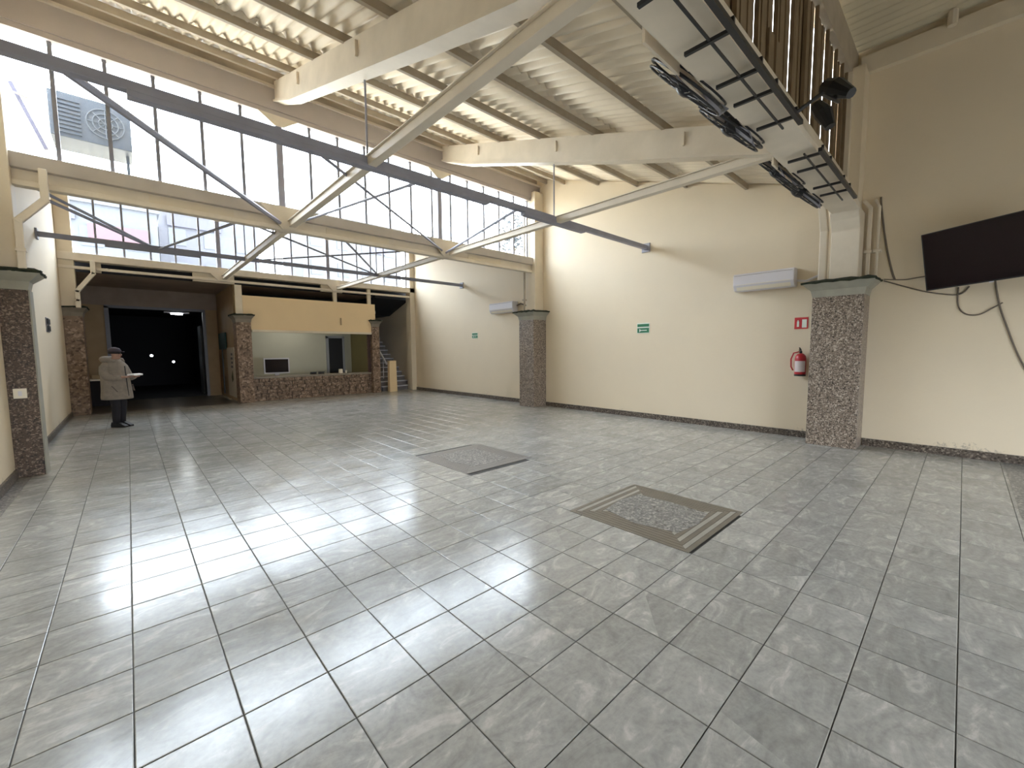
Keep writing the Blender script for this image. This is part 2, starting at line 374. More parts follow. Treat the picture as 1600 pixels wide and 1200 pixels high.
t, P = gutter_beam('cream steel gutter beam under the nearer tall band of glazing', Y1-.02, False, 0)
for a, b in ((.35, 1.35), (2.75, 3.95), (5.9, 6.9)): P('patch_plate', CREAM2, a, b, Y1-.08, Y1-.06, 3.60, 3.72)
t, P = gutter_beam('cream steel gutter beam across the far end above the reception', Y2-.02, True, 1)
P('wall_plate', CREAM2, 1.45, 2.42, Y2-.06, Y2+.05, 3.5, 3.75); P('wall_plate', CREAM2, 4.85, 5.55, Y2-.06, Y2+.05, 3.52, 3.75)
for x in (5.3, 6.5): P('hanger', CREAM2, x-.06, x+.06, Y2-.04, Y2+.05, 3.2, 3.75)
P('hanger', CREAM2, -.5, -.36, Y2-.04, Y2+.05, 3.5, 3.75)
# nearest valley beam: a boxed plate gutter that carries the fans
t = thing('gutter_beam', 'nearest cream gutter beam with black fans hung along it', 'beam', (0, 1.26, 3.45))
MB().prism([(-.16, 0), (.16, 0), (.17, .1), (.24, .42), (-.02, .42), (-.16, .06)], XL, 7.72, 'x').obj('gutter_box', STEEL, t)
MB().box(XL, 7.6, .19, .21, .06, .15).obj('side_lip', STEEL, t)
for x in (2.6, 5.3): MB().bar((x, .27, .12), (x+1.0, .27, .12), .02, .14).obj('lip_plate', STEEL, t)

# ------------------------------------------------------------------ rafters, ties, pipes, rods, braces
def rafter(x, b, label):
    dy = 0 if b == 0 else 6.65
    t = thing('rafter', label, 'rafter', (x, 1.5+dy, 3.6), group='cream roof rafters')
    top = lambda y: zroof(y+0, 0) - .07
    bot = [(1.45, 3.58), (1.84, 3.70), (3.3, 4.12), (5.7, 4.86), (7.0, 5.26), (7.85, 5.60)]
    poly = bot + [(7.85, top(7.85)+.03), (1.45, top(1.45)+.03)]
    poly = [(y-1.5, z-3.6) for y, z in poly]
    MB().prism(poly, -.055, .055, 'x').obj('web', STEEL, t)
    fl_ = [(y-1.5, z-3.6) for y, z in bot]; fp = [(y, z-.02) for y, z in fl_] + [(y, z+.012) for y, z in reversed(fl_)]
    MB().prism(fp, -.085, .085, 'x').obj('bottom_flange', STEEL, t)
    for y in (2.5, 4.6, 6.6):
        zz = 3.97+.31*(y-1.5)-.1
        for sx in (-1, 1): MB().box(min(sx*.085, sx*.05), max(sx*.085, sx*.05), y-1.51, y-1.49, zz-3.6-.16, zz-3.6).obj('stiffener', STEEL, t)
rafter(X1-.05, 0, 'deep cream rafter sloping down from the glazing, left of the nearer two')
rafter(X2, 0, 'deep cream rafter sloping down to the fan beam, right of the nearer two')
rafter(X1, 1, 'cream rafter beyond the nearer glazing, the left one')
rafter(X2, 1, 'cream rafter beyond the nearer glazing, the right one')

def simple(name, mb, m, label, cat, group=None, smooth=False, bevel=0):
    return tag(mb.obj(name, m, None, smooth, bevel), label, cat, group)
def tie(x, label):
    t = thing('tie_beam', label, 'beam', (x, 1.4, 3.6))
    MB().box(-.05, .05, .0, Y2-1.5, .0, .09).obj('channel', STEEL, t, bevel=.006)
    MB().box(-.075, .075, .0, Y2-1.5, .09, .10).obj('flange', STEEL, t)
tie(X1+.05, 'long cream tie beam running down the hall, the left one')
tie(X2+.08, 'long cream tie beam running down the hall, the right one')

def cross_pipe(y, label, m, splices):
    t = thing('cross_pipe', label, 'pipe', (XL, y, 3.62))
    MB().box(0, XR-XL, -.04, .04, -.0, .085).obj('rail', m, t, bevel=.008)
    for a, b in splices: MB().box(a-XL, b-XL, -.05, .05, -.045, .005).obj('splice', m, t, bevel=.005)
    MB().box(.0, .03, -.09, .09, -.05, .13).obj('wall_flange', m, t); MB().box(XR-XL-.03, XR-XL, -.09, .09, -.05, .13).obj('wall_flange', m, t)
cross_pipe(4.72, 'grey steel cross rail passing in front of the nearer tall glazing', STEELG, [(.12, 3.9), (4.6, 6.1)])
cross_pipe(11.4, 'thin grey steel cross rail farther down the hall', STEELG, [(-.2, 1.3)])
zr = lambda y: zroof(y, 0)
simple('hanging_rod', MB().tube([(X1+.02, 4.72, 3.70), (X1+.02, 4.72, 4.55)], .012, 6), STEELG, 'thin rod hanging from the left nearer rafter to the cross rail', 'rod')
simple('hanging_rod', MB().tube([(X2+.02, 4.72, 3.70), (X2+.02, 4.72, 4.60)], .012, 6), STEELG, 'thin rod hanging from the right nearer rafter to the cross rail', 'rod')
simple('hanging_rod', MB().tube([(X1+.02, 11.4, 3.70), (X1+.02, 11.4, 4.60)], .012, 6), STEELG, 'thin rod above the farther cross rail, left', 'rod')
simple('hanging_rod', MB().tube([(X2+.02, 11.4, 3.70), (X2+.02, 11.4, 4.60)], .012, 6), STEELG, 'thin rod above the farther cross rail, right', 'rod')
br = [((-.22, 4.74), (1.98, 7.8), 'brace leftmost across the tall glazing, rail to gutter beam', .022),
      ((1.45, 4.74), (5.15, 7.8), 'brace crossing the tall glazing down to the right tie beam', .012),
      ((3.0, 4.74), (2.3, 7.8), 'brace rising from the left tie beam node to the cross rail', .012),
      ((4.5, 4.74), (5.25, 7.8), 'brace rising from the right tie beam node to the cross rail', .014),
      ((-.9, 8.05), (.5, 11.38), 'brace under the far glazing, the upper of the left pair', .014),
      ((-.75, 9.0), (.38, 11.38), 'brace under the far glazing, the lower of the left pair', .016),
      ((1.5, 8.05), (.6, 11.38), 'brace rising right from the far cross rail, near its left end', .014),
      ((1.34, 8.05), (5.25, 11.38), 'long far brace running to the right tie beam', .012),
      ((5.0, 8.05), (2.3, 11.8), 'long far brace running back to the left tie beam', .012),
      ((3.1, 8.05), (5.35, 11.35), 'far brace ending at the right crossing of tie and rail', .014)]
for k_, (a, b, l, r) in enumerate(br):
    zk = 3.68 + .035*(k_ % 3 - 1)
    simple('brace', MB().tube([(*a, zk), (*b, zk)], r*1.5, 6), STEELG, 'thin grey ' + l, 'brace')

# ------------------------------------------------------------------ granite pillars, columns and downpipes
def pillar(label, x0, x1, y0, y1, zt, m, face, ex=.10, cap=None):
    cx, cy = (x0+x1)/2, (y0+y1)/2
    t = thing('pillar', label, 'pillar', (cx, cy, 0))
    a, b, c, d = x0-cx, x1-cx, y0-cy, y1-cy
    MB().box(a, b, c, d, 0, zt-.10).obj('shaft', m, t, bevel=.006)
    def wallside(mb):        # keep the capital from growing into the wall
        mb.v = [(min(v[0], XR-cx) if face < 0 else max(v[0], XL-cx), v[1], v[2]) if face else v for v in mb.v]; return mb
    wallside(MB().frus(a, b, c, d, zt-.10, zt, .02).frus(a-.02, b+.02, c-.02, d+.02, zt, zt+.10, ex)).obj('capital', cap or MOULD, t)
    r = random.Random(3); top = MB()
    nx, ny = 9, 9; xa, xb, ya, yb = a-ex-.03, b+ex+.03, c-ex-.03, d+ex+.03; vs = []; fs = []
    for j in range(ny+1):
        for i in range(nx+1):
            edge_ = i in (0, nx) or j in (0, ny)
            vs.append((xa+(xb-xa)*i/nx + r.uniform(-1,1)*.008, ya+(yb-ya)*j/ny + r.uniform(-1,1)*.008, zt+(.10 if edge_ else .125)+r.uniform(0,.02)))
    fs = [(j*(nx+1)+i, j*(nx+1)+i+1, (j+1)*(nx+1)+i+1, (j+1)*(nx+1)+i) for j in range(ny) for i in range(nx)]
    top.add(vs, fs); wallside(top)
    o = top.obj('fringe', MOSS, t); sm = o.modifiers.new('t', 'SOLIDIFY'); sm.thickness = .03; sm.offset = 0
    return t
pillar('widest speckled granite pillar below the wall-mounted television side', 7.8, XR, 1.01, 1.63, 2.37, GRAN, -1)
pillar('speckled granite pillar in the middle of the long cream wall', 7.8, XR, 7.63, 8.17, 2.40, GRAN, -1)
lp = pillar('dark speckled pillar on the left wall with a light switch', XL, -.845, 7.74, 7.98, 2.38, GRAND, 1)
MB().box(.1225, .135, -.12, .13, 0, 2.28).obj('side_panel', MOULD, lp)
pillar('brown pillar at the far left corner of the dark passage', XL, -.76, 14.62, 15.2, 2.52, GRANB, 1, .07, MOULDB)
pillar('brown stone pillar between the dark passage and the reception counter', 2.38, 2.76, 14.50, 15.0, 2.50, GRANB, 0, .07, MOULDB)
pillar('brown stone pillar between the reception counter and the stairs', 6.52, 6.80, 14.52, 15.0, 2.50, GRANB, 0, .07, MOULDB)

def column(label, x0, x1, y0, y1, z0, z1):
    return simple('column', MB().box(x0, x1, y0, y1, z0, z1), CREAM2, label, 'column', bevel=.01)
column('cream column standing on the left wall pillar', XL, -.90, 7.74, 8.05, 2.5, 5.36)
column('cream column rising from the middle granite pillar to the roof', 7.96, XR, 7.72, 8.06, 2.52, 5.6)
column('far cream column by the left end of the dark passage', XL, -.82, 14.55, 14.85, 2.64, 5.38)
column('far cream column between passage and reception', 2.40, 2.58, 14.53, 14.56, 2.62, 3.49)
column('far cream column on the right wall beside the stairs', 8.08, XR, 14.5, 14.85, 0, 5.36)
# swept column above the widest pillar, joining the fan beam
t = thing('column', 'cream box column on the widest pillar curving into the fan beam', 'column', (7.9, 1.28, 2.5))
MB().prism([(-.02, .0), (.30, .0), (.30, 1.0), (-.22, 1.02), (-.22, .95), (-.13, .86), (-.02, .72)], -.17, .17, 'y').obj('shaft', STEEL, t, bevel=.01)
def downpipe(label, pts, w=.075, m=STEEL):
    t = thing('downpipe', label, 'pipe', pts[-1]); q = Vector(pts[-1])
    for a, b in zip(pts, pts[1:]):
        a = Vector(a)-q; b = Vector(b)-q; d = (b-a).normalized()*w*.35
        MB().bar(a-d, b+d, w, w, (0,1,0)).obj('pipe_length', m, t, bevel=.012)
    z = (Vector(pts[-2])-q); MB().box(z.x*.4-.045, z.x*.4+.045, z.y*.4-.045, z.y*.4+.045, z.z*.4-.02, z.z*.4+.02).obj('clamp', m, t)
downpipe('square cream downpipe dropping from the gutter to the left wall pillar', [(-.63, 7.72, 3.72), (-.63, 7.72, 3.38), (-.86, 7.68, 3.08), (-.86, 7.68, 2.52)])
downpipe('square cream downpipe dropping beside the dark passage', [(-.5, 14.45, 3.72), (-.5, 14.45, 3.45), (-.8, 14.45, 3.0), (-.8, 14.45, 2.64)], .09)
downpipe('round-cornered downpipe left of the column on the widest pillar', [(7.72, 1.56, 3.78), (8.02, 1.56, 3.30), (8.02, 1.56, 2.49)], .10)
downpipe('slim downpipe beside the column on the middle pillar', [(7.86, 8.02, 5.2), (7.86, 8.02, 3.3), (7.86, 8.02, 2.53)], .045, PURL)
downpipe('slim conduit down the wall right of the widest pillar column', [(8.2, 1.12, 3.66), (8.2, 1.05, 3.55), (8.2, 1.05, 2.50)], .05)
downpipe('second slim conduit nearer the television', [(8.22, 1.0, 3.66), (8.22, .95, 3.55), (8.22, .95, 2.50)], .035)

# ------------------------------------------------------------------ floor inlays
INLAY = {1: (mottled('inlay_brown', (.21,.185,.15), (.17,.15,.12), 8, .4), mottled('inlay_pale', (.42,.40,.36), (.36,.34,.3), 8, .4)),
         2: (mottled('inlay_grey', (.25,.24,.23), (.22,.21,.20), 8, .3), mottled('inlay_grey_pale', (.30,.29,.28), (.27,.26,.25), 8, .3))}  # greyer, lower-contrast pair for the farther inlay
def inlay(label, x0, x1, y0, y1, seed):
    cx, cy = (x0+x1)/2, (y0+y1)/2; hx, hy = (x1-x0)/2, (y1-y0)/2
    t = thing('floor_inlay', label, 'floor inlay', (cx, cy, 0))
    A, B = INLAY[seed]
    D = mat('inlay_joint', (.07,.06,.05), .6)
    MB().box(-hx, hx, -hy, hy, -.008, .0012).obj('bed', D, t)
    n = 8; wd = .042
    for k in range(n):
        a, b = k*wd, (k+1)*wd-.004
        for s in range(4):
            q = [(-hx+a, -hy+a), (hx-a, -hy+a), (hx-b, -hy+b), (-hx+b, -hy+b)]
            if s == 1: q = [(hx-a, -hy+a), (hx-a, hy-a), (hx-b, hy-b), (hx-b, -hy+b)]
            if s == 2: q = [(hx-a, hy-a), (-hx+a, hy-a), (-hx+b, hy-b), (hx-b, hy-b)]
            if s == 3: q = [(-hx+a, hy-a), (-hx+a, -hy+a), (-hx+b, -hy+b), (-hx+b, hy-b)]
            MB().prism(q, .0, .003, 'z').obj('strip', B if (k % 2 == 1 and s in (0, 2)) else A, t)
    c = n*wd
    MB().prism([(-hx+c*.55, 0), (-hx+c*.8, -hy+c*.62), (0, -hy+c*.5), (hx-c*.8, -hy+c*.62), (hx-c*.72, 0), (hx-c*.8, hy-c*.62), (0, hy-c*.5), (-hx+c*.8, hy-c*.62)], .001, .0045, 'z').obj('terrazzo_slab', GRANF, t)
inlay('nearer square floor inlay with striped brown corners and speckled centre', 2.95, 4.07, 1.30, 2.42, 1)
inlay('farther square floor inlay, greyer and lower in contrast, with speckled centre', 2.95, 4.09, 4.04, 5.24, 2)

# ------------------------------------------------------------------ fans and their cages
def ring(mb, c, u, v, r, t, n=28):
    mb.tube([c + (u*math.cos(2*PI*k/n) + v*math.sin(2*PI*k/n))*r for k in range(n+1)], t, 5, False)
def fan(x, label):
    t = thing('cage_fan', label, 'fan', (x, 1.61, 3.60), group='black cage fans hung along the nearest gutter beam')
    u = Vector((1,0,0)); v = Vector((0,.70,.71)).normalized(); nrm = -u.cross(v); O = Vector((0,0,0)); R = .335
    g = MB()
    for off in (-.04, .04):
        for rr in (R, R*.72, R*.45): ring(g, nrm*off*(1 if rr == R else 1.25), u, v, rr, .008 if rr == R else .004)
        for k in range(16):
            d = u*math.cos(k*PI/8) + v*math.sin(k*PI/8); g.tube([nrm*off*1.4 + d*.07, nrm*off*1.25+d*R*.72, nrm*off + d*R], .004, 4)
    g.obj('wire_guard', BLACK, t)
    ring(h := MB(), O, u, v, R+.012, .012); h.obj('rim', BLACK, t)
    b = MB()
    for k in range(3):
        a = k*2*PI/3 + x; d = u*math.cos(a) + v*math.sin(a); s = u*-math.sin(a) + v*math.cos(a)
        b.add([d*.06-s*.04-nrm*.02, d*.36-s*.10-nrm*.03, d*.37+s*.06+nrm*.03, d*.06+s*.04+nrm*.02], [(0,1,2,3)])
    o = b.obj('blade', MULL, t); o.modifiers.new('t', 'SOLIDIFY').thickness = .006
    m = MB(); m.tube([-nrm*.11, -nrm*.10, -nrm*.04, nrm*.06, nrm*.08], [.04, .075, .085, .08, .03], 14); m.obj('motor', BLACK, t, True)
    m = MB(); m.tube([-nrm*.13, Vector((0, -.16, .06)), Vector((0, -.22, .02))], .02, 6); m.bar((-.16, -.20, 0.02), (.16, -.20, .02), .03, .03).obj('bracket', BLACK, t)
for x, l in ((3.42, 'black cage fan under the gutter beam, nearest the camera'), (4.34, 'black cage fan under the gutter beam, second from the camera'),
             (5.80, 'black cage fan under the gutter beam, third from the camera'), (6.72, 'black cage fan under the gutter beam, closest to the wide pillar')):
    fan(x, l)
def cage(x0, x1, bars, label):
    t = thing('fan_rack', label, 'rack', (x0, 1.18, 3.40)); L = x1-x0
    MB().bar((0, -.14, 0), (L, -.14, 0), .035, .035).obj('rail', BLACK, t)
    MB().bar((0, -.01, 0), (L, -.01, 0), .014, .014).obj('rail', BLACK, t)
    for b in bars:
        MB().bar((b-x0, -.15, 0), (b-x0, .15, 0), .024, .024).obj('cross_bar', BLACK, t)
        MB().bar((b-x0, -.14, 0), (b-x0, -.14, .07), .02, .02).obj('clip', BLACK, t)
cage(1.5, 4.3, [1.7, 2.2, 2.77, 3.28, 3.62, 4.15], 'black ladder rack under the gutter beam carrying the two nearer fans')
cage(5.0, 6.9, [5.10, 5.45, 6.15, 6.5], 'black ladder rack under the gutter beam carrying the two farther fans')
# dark arm with unidentified housings on the near side of the beam
t = thing('dark_bracket', 'dark bracket arm with dark housings in front of the brown sheets', 'lamp', (4.14, 1.04, 3.42))
MB().tube([(0,0,0), (.05,-.16,.10), (.55,-.18,.22)], .016, 6).obj('arm', BLACK, t)
MB().tube([(.35,-.30,.16), (.42,-.18,.28), (.46,-.10,.34)], [.04,.08,.065], 10).obj('dark_housing', BLACK, t)
MB().tube([(.60,-.12,.05), (.62,-.06,.20), (.64,.0,.30)], [.04,.07,.05], 10).obj('dark_housing', BLACK, t)

# ------------------------------------------------------------------ air conditioners, signs, extinguisher, television
def aircon(y0, y1, z, label):
    L = y1-y0; t = thing('air_conditioner', label, 'air conditioner', (XR, (y0+y1)/2, z), group='white split air conditioners on the long wall')
    p = [(0, 0), (0, .30), (-.19, .30), (-.215, .27), (-.215, .10), (-.15, .01), (-.10, 0)]
    MB().prism(p, -L/2, L/2, 'y').obj('casing', WHITE, t, bevel=.01)
    MB().prism([(-.216, .11), (-.216, .105), (-.158, .016), (-.150, .012), (-.153, .03), (-.208, .11)], -L/2+.05, L/2-.05, 'y').obj('louvre', OFFW, t)
    MB().box(-.219, -.213, -L/2+.02, L/2-.02, .262, .266).obj('panel_seam', CABLE, t)
aircon(1.95, 2.88, 2.52, 'white wall air conditioner left of the widest pillar')
aircon(8.72, 9.75, 2.60, 'white wall air conditioner far off, left of the middle pillar')
simple('drain_hose', MB().tube([(XR-.03, 1.95, 2.62), (XR-.03, 1.82, 2.60), (XR-.03, 1.66, 2.66)], .018, 6), WHITE, 'short white hose from the air conditioner to the widest pillar', 'hose')
simple('drain_hose', MB().tube([(XR-.03, 8.72, 2.78), (XR-.05, 8.55, 2.82), (XR-.05, 8.25, 2.72)], .022, 6), CABLE, 'dark hose from the far air conditioner to the middle pillar', 'hose')

def sign_exit(y, z, w_, h_, label):
    t = thing('exit_sign', label, 'sign', (XR, y, z))
    MB().box(-.008, 0, -w_/2, w_/2, -h_/2, h_/2).obj('plate', SIGNW, t)
    g = MB(); g.box(-.011, -.008, -w_*.46, w_*.46, h_*.14, h_*.42); g.obj('upper_band', GREENS, t)
    MB().box(-.011, -.008, -w_*.46, w_*.46, -h_*.44, h_*.02).obj('lower_band', GREENS, t)
    a = MB(); a.prism([(w_*.30, -.05*h_), (w_*.10, -.21*h_), (w_*.30, -.37*h_)], -.013, -.011, 'x').box(-.013, -.011, -w_*.3, w_*.2, -.25*h_, -.17*h_)
    a.obj('arrow', SIGNW, t)
sign_exit(4.76, 1.96, .30, .22, 'green direction sign on the wall between the two pillars')
sign_exit(10.74, 1.99, .30, .18, 'small far green direction sign left of the middle pillar')
t = thing('fire_sign', 'red and white extinguisher sign above the extinguisher', 'sign', (XR, 1.865, 1.915))
MB().box(-.008, 0, -.095, .095, -.095, .095).obj('plate', REDS, t)
MB().box(-.011, -.008, -.078, -.012, -.075, .06).obj('white_panel', SIGNW, t)
MB().box(-.011, -.008, .03, .06, -.06, .03).box(-.011, -.008, .038, .052, .03, .05).obj('extinguisher_mark', SIGNW, t)

t = thing('fire_extinguisher', 'red fire extinguisher hung on the wall beside the widest pillar', 'fire extinguisher', (XR-.10, 1.83, 1.04))
MB().lathe([(.0,0),(.065,0),(.078,.012),(.08,.03),(.08,.28),(.072,.33),(.045,.365),(.022,.375),(.0,.375)], 20).obj('cylinder', REDP, t, True)
m = MB()
pts = [(-.0815*math.cos(a), .0815*math.sin(a)) for a in [(-1.15+2.1*k/10) for k in range(11)]]
m.add([(x, y, z) for z in (.07, .25) for x, y in pts], [(k, k+1, 12+k, 11+k) for k in range(10)]); m.obj('paper_label', LABEL, t, True)
MB().lathe([(.0,0),(.081,0),(.081,.03),(.0,.03)], 20).obj('base_ring', BLACK, t)
MB().tube([(0,0,.37),(0,0,.41)], .02, 10).bar((.02,0,.415), (-.10,.0,.43), .018, .012).bar((0,0,.43), (-.09,0,.465), .018, .012).obj('valve', BLACK, t)
MB().tube([(0,.02,.40),(.0,.10,.38),(0,.135,.28),(0,.13,.15),(0,.10,.09)], .011, 8).obj('hose', REDP, t, True)
MB().box(.07, .10, -.03, .03, .15, .30).obj('wall_bracket', BLACK, t)

t = thing('television', 'large dark wall-mounted television tilted forward', 'television', (XR-.14, .39, 2.27))
t.rotation_euler = (-.07, -.16, -.28)
MB().box(-.035, .0, -1.22, 0, 0, .76).obj('casing', BLACK, t, bevel=.006)
MB().box(-.040, -.035, -1.205, -.015, .018, .748).obj('screen', SCREEN, t)
MB().box(-.043, -.035, -.63, -.59, -.012, .002).obj('sensor', WHITE, t)
MB().box(.0, .06, -.85, -.35, .18, .6).box(.05, .10, -.75, -.45, .3, .5).obj('wall_mount', BLACK, t)
def cable(name, pts, r, label):
    P_ = [Vector(p) for p in pts]; out = []
    for i in range(len(P_)-1):
        a, b, c, d = P_[max(i-1,0)], P_[i], P_[i+1], P_[min(i+2, len(P_)-1)]
        for k in range(5):
            s = k/5; out.append(.5*((2*b)+(c-a)*s+(2*a-5*b+4*c-d)*s*s+(3*b-a-3*c+d)*s**3))
    out.append(P_[-1]); simple(name, MB().tube(out, r, 6), CABLE, label, 'cable', smooth=True)
xw = XR-.012
cable('cable', [(xw, .95, 3.7), (xw, .93, 3.5), (xw, .86, 3.0), (xw, .78, 2.62), (xw, .74, 2.48)], .012, 'dark cable coming down the wall to the widest pillar top')
cable('cable', [(xw, .86, 2.50), (xw, .65, 2.47), (xw, .50, 2.48), (xw, .30, 2.5)], .008, 'thin cable running level from the widest pillar to the television')
cable('cable', [(xw, .86, 2.48), (xw, .65, 2.38), (xw, .40, 2.27), (xw, .10, 2.20), (xw, .0, 2.3)], .009, 'cable sagging under the corner of the television')
cable('cable', [(xw, .10, 2.30), (xw, .09, 2.06), (xw, .02, 1.94), (xw, -.10, 1.92), (xw, -.22, 2.0), (xw, -.30, 2.06)], .008, 'looped cable hanging below the television')
cable('cable', [(xw, -.22, 2.36), (xw, -.27, 2.05), (xw, -.36, 1.72), (xw, -.46, 1.4), (xw, -.56, 1.15)], .009, 'long cable hanging from the television towards the floor')
# small fittings on the left
t = thing('light_switch', 'cream light switch plate on the dark left pillar', 'switch', (-.99, 7.74, 1.03))
MB().box(-.055, .055, -.012, 0, -.06, .06).obj('plate', OFFW, t, bevel=.003); MB().box(-.015, .015, -.018, -.012, -.03, .03).obj('rocker', WHITE, t)
t = thing('wall_socket', 'small dark socket fitting on the pale left wall', 'socket', (XL, 11.8, 2.05))
MB().box(0, .03, -.16, .16, -.11, -.01).obj('lower_box', BLACK, t); MB().box(0, .03, -.16, .16, .02, .12).obj('upper_box', BLACK, t); MB().box(0, .012, -.2, .2, -.13, .14).obj('plate', MULL, t)

# ------------------------------------------------------------------ far end: passage, reception, stairs
YP = 18.0
struct('wall_back', MB().box(XL, -.42, YP, YP+.2, 0, 3.55).box(-.42, 2.06, YP, YP+.2, 2.97, 3.55).box(2.06, 2.4, YP, YP+.2, 0, 3.55), TAN)
struct('trim_1', MB().box(XL, 2.4, YP-.04, YP, 3.0, 3.55), BROWNW)
struct('wall_passage', MB().box(2.42, 2.6, 15.0, 26, 0, 3.55), TAN)
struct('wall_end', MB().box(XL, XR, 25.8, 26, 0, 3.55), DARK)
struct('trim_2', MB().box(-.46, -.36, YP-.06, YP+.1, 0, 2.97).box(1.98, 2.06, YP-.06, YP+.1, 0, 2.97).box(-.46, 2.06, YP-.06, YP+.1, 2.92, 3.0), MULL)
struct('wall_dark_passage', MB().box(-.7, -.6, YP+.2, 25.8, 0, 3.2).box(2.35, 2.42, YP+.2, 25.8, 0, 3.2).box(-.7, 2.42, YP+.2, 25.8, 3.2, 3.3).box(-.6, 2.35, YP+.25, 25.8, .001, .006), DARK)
t = thing('ceiling_lamp', 'small glowing ceiling lamp in the dark passage', 'lamp', (1.36, 19.0, 2.92))
MB().box(-.35, .35, -.06, .06, 0, .04).obj('housing', WHITE, t); MB().box(-.16, .16, -.05, .05, -.05, 0).obj('tube', mat('lamp_glow', (1,1,1), .5, emit=(.95,1,1), es=14), t)
for x, y, z, s in ((.66, 21, 1.42, .05), (1.30, 21, 1.17, .045)):
    simple('pilot_light', MB().lathe([(.0,-s),(s*.7,-s*.7),(s,0),(s*.7,s*.7),(.0,s)], 10, (x, y, z)), mat('pilot_glow', (1,1,1), .5, emit=(.9,.95,1), es=3),
           'tiny white light deep in the dark passage, the ' + ('left' if x < 1 else 'right') + ' one', 'lamp')
simple('door_leaf', MB().box(2.0, 2.05, 19.0, 19.8, 0, 2.5), mat('grey_leaf', (.10,.11,.12), .4), 'dim grey door leaf standing in the dark passage', 'door')
# poster and banner on the passage side wall
t = thing('banner', 'tall pale banner with black writing beside the brown pillar', 'banner', (2.40, 15.75, .12))
MB().box(-.015, .015, -.62, .62, 0, 1.55).obj('sheet', mat('banner_cloth', (.52,.46,.38), .7), t)
q = MB()
for k in range(4):
    q.box(-.02, -.015, -.34, -.10+.06*(k % 2), 1.30-.13*k, 1.37-.13*k)
q.obj('lettering', BLACK, t); MB().prism([(-.1, .45), (-.32, .55), (-.22, .85), (-.02, .62)], -.02, -.015, 'x').obj('figure_print', mat('banner_print', (.10,.11,.05), .7), t)
t = thing('notice', 'dark green hanging notice on the passage wall', 'notice', (2.38, 17.14, 1.62))
MB().box(-.02, .02, -.75, .55, 0, .55).obj('board', mat('notice_green', (.012,.06,.05), .6), t); MB().box(-.03, .0, -.1, -.0, -1.5, 0).obj('stand_pole', BLACK, t)
# table in the passage corner
t = thing('side_table', 'small dark-skirted table with a pale top in the passage corner', 'table', (-.68, 16.9, 0))
MB().box(-.34, .34, -.3, .3, .74, .78).obj('table_top', OFFW, t)
m = MB(); n = 40
ringp = []
for k in range(n):
    a = 2*PI*k/n; rx, ry = .33, .29; cxx = max(-1, min(1, math.cos(a)*1.35))*rx; cyy = max(-1, min(1, math.sin(a)*1.35))*ry; w_ = 1+.03*math.sin(k*2.6)
    ringp.append((cxx*w_, cyy*w_))
m.rings([[(x, y, z) for x, y in ringp] for z in (.02, .4, .74)]); m.obj('skirt', mat('dark_cloth', (.012,.01,.012), .9), t)
simple('parcel', MB().box(-.80, -.60, 16.85, 17.0, .78, .90), TAN, 'small brown parcel on the passage table', 'box', bevel=.01)

# reception
def fill_lamp(label, x, y, z, pw, sx, sy):
    t = thing('fill_light', label, 'lamp', (x, y, z))
    MB().box(-sx/2-.03, sx/2+.03, -sy/2-.03, sy/2+.03, 0, .05).obj('housing', WHITE, t)
    MB().box(-sx/2, sx/2, -sy/2, sy/2, -.02, 0).obj('fill_panel', mat('fill_glow', (1,1,1), .5, emit=(1,.96,.88), es=pw), t)
fill_lamp('added fill light inside the reception room', 4.4, 16.2, 2.84, 4, 1.2, .3)  # unseen lamp added to brighten the reception interior
struct('wall_reception', MB().box(2.6, 6.85, 17.2, 17.35, 0, 3.5).box(2.6, 6.85, 14.9, 17.2, 2.9, 3.0), GREY_G)
struct('wall_reception_side', MB().box(6.80, 6.88, 15.0, 17.3, 0, 2.9), mottled('olive_paint', (.26,.23,.10), (.22,.19,.09), 1, .6))
struct('wall_fascia', MB().box(2.42, 6.68, 14.56, 14.72, 2.14, 3.2), FASCIA)
struct('trim_3', MB().box(2.78, 6.5, 14.50, 14.56, 2.12, 2.19), CREAM2)
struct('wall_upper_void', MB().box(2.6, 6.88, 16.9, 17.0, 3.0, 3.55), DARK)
t = thing('reception_counter', 'long brown stone reception counter with a pale top', 'counter', (4.6, 14.72, 0))
MB().box(-1.84, 1.92, 0, .14, 0, .70).obj('core', mat('counter_mortar', (.07,.05,.035), .8), t)
r = random.Random(5); zz = 0.0
for row in range(6):
    x = -1.84 + (0 if row % 2 == 0 else -.12); hgt = .70/6
    while x < 1.92:
        L = r.uniform(.2, .42); xa, xb = max(x, -1.84), min(x+L, 1.92)
        if xb-xa > .05:
            e = r.uniform(.0, .02)
            MB().frus(xa+.012, xb-.012, -.025-e, .005, row*hgt+.008, (row+1)*hgt-.006, -.004).obj('stone', GRANB, t)
        x += L
MB().box(-1.84, 1.92, -.06, .34, .70, .76).obj('counter_top', mottled('counter_slab', (.30,.26,.2), (.22,.19,.15), 6, .4), t, bevel=.008)
t = thing('monitor', 'black monitor with a pale rim on the reception counter', 'monitor', (3.58, 15.3, .76))
MB().box(-.38, .38, -.01, .04, .05, .56).obj('casing', WHITE, t, bevel=.006); MB().box(-.34, .34, -.016, -.01, .09, .52).obj('screen', SCREEN, t)
MB().box(-.06, .06, .0, .06, -.1, .1).box(-.16, .16, -.05, .15, -.10, -.08).obj('stand', WHITE, t)
tb = simple('desk', MB().box(2.8, 6.4, 15.08, 15.5, .60, .66).box(2.8, 2.86, 15.1, 15.5, 0, .6).box(6.34, 6.4, 15.1, 15.5, 0, .6), GREY_G, 'grey desk behind the reception counter', 'desk')
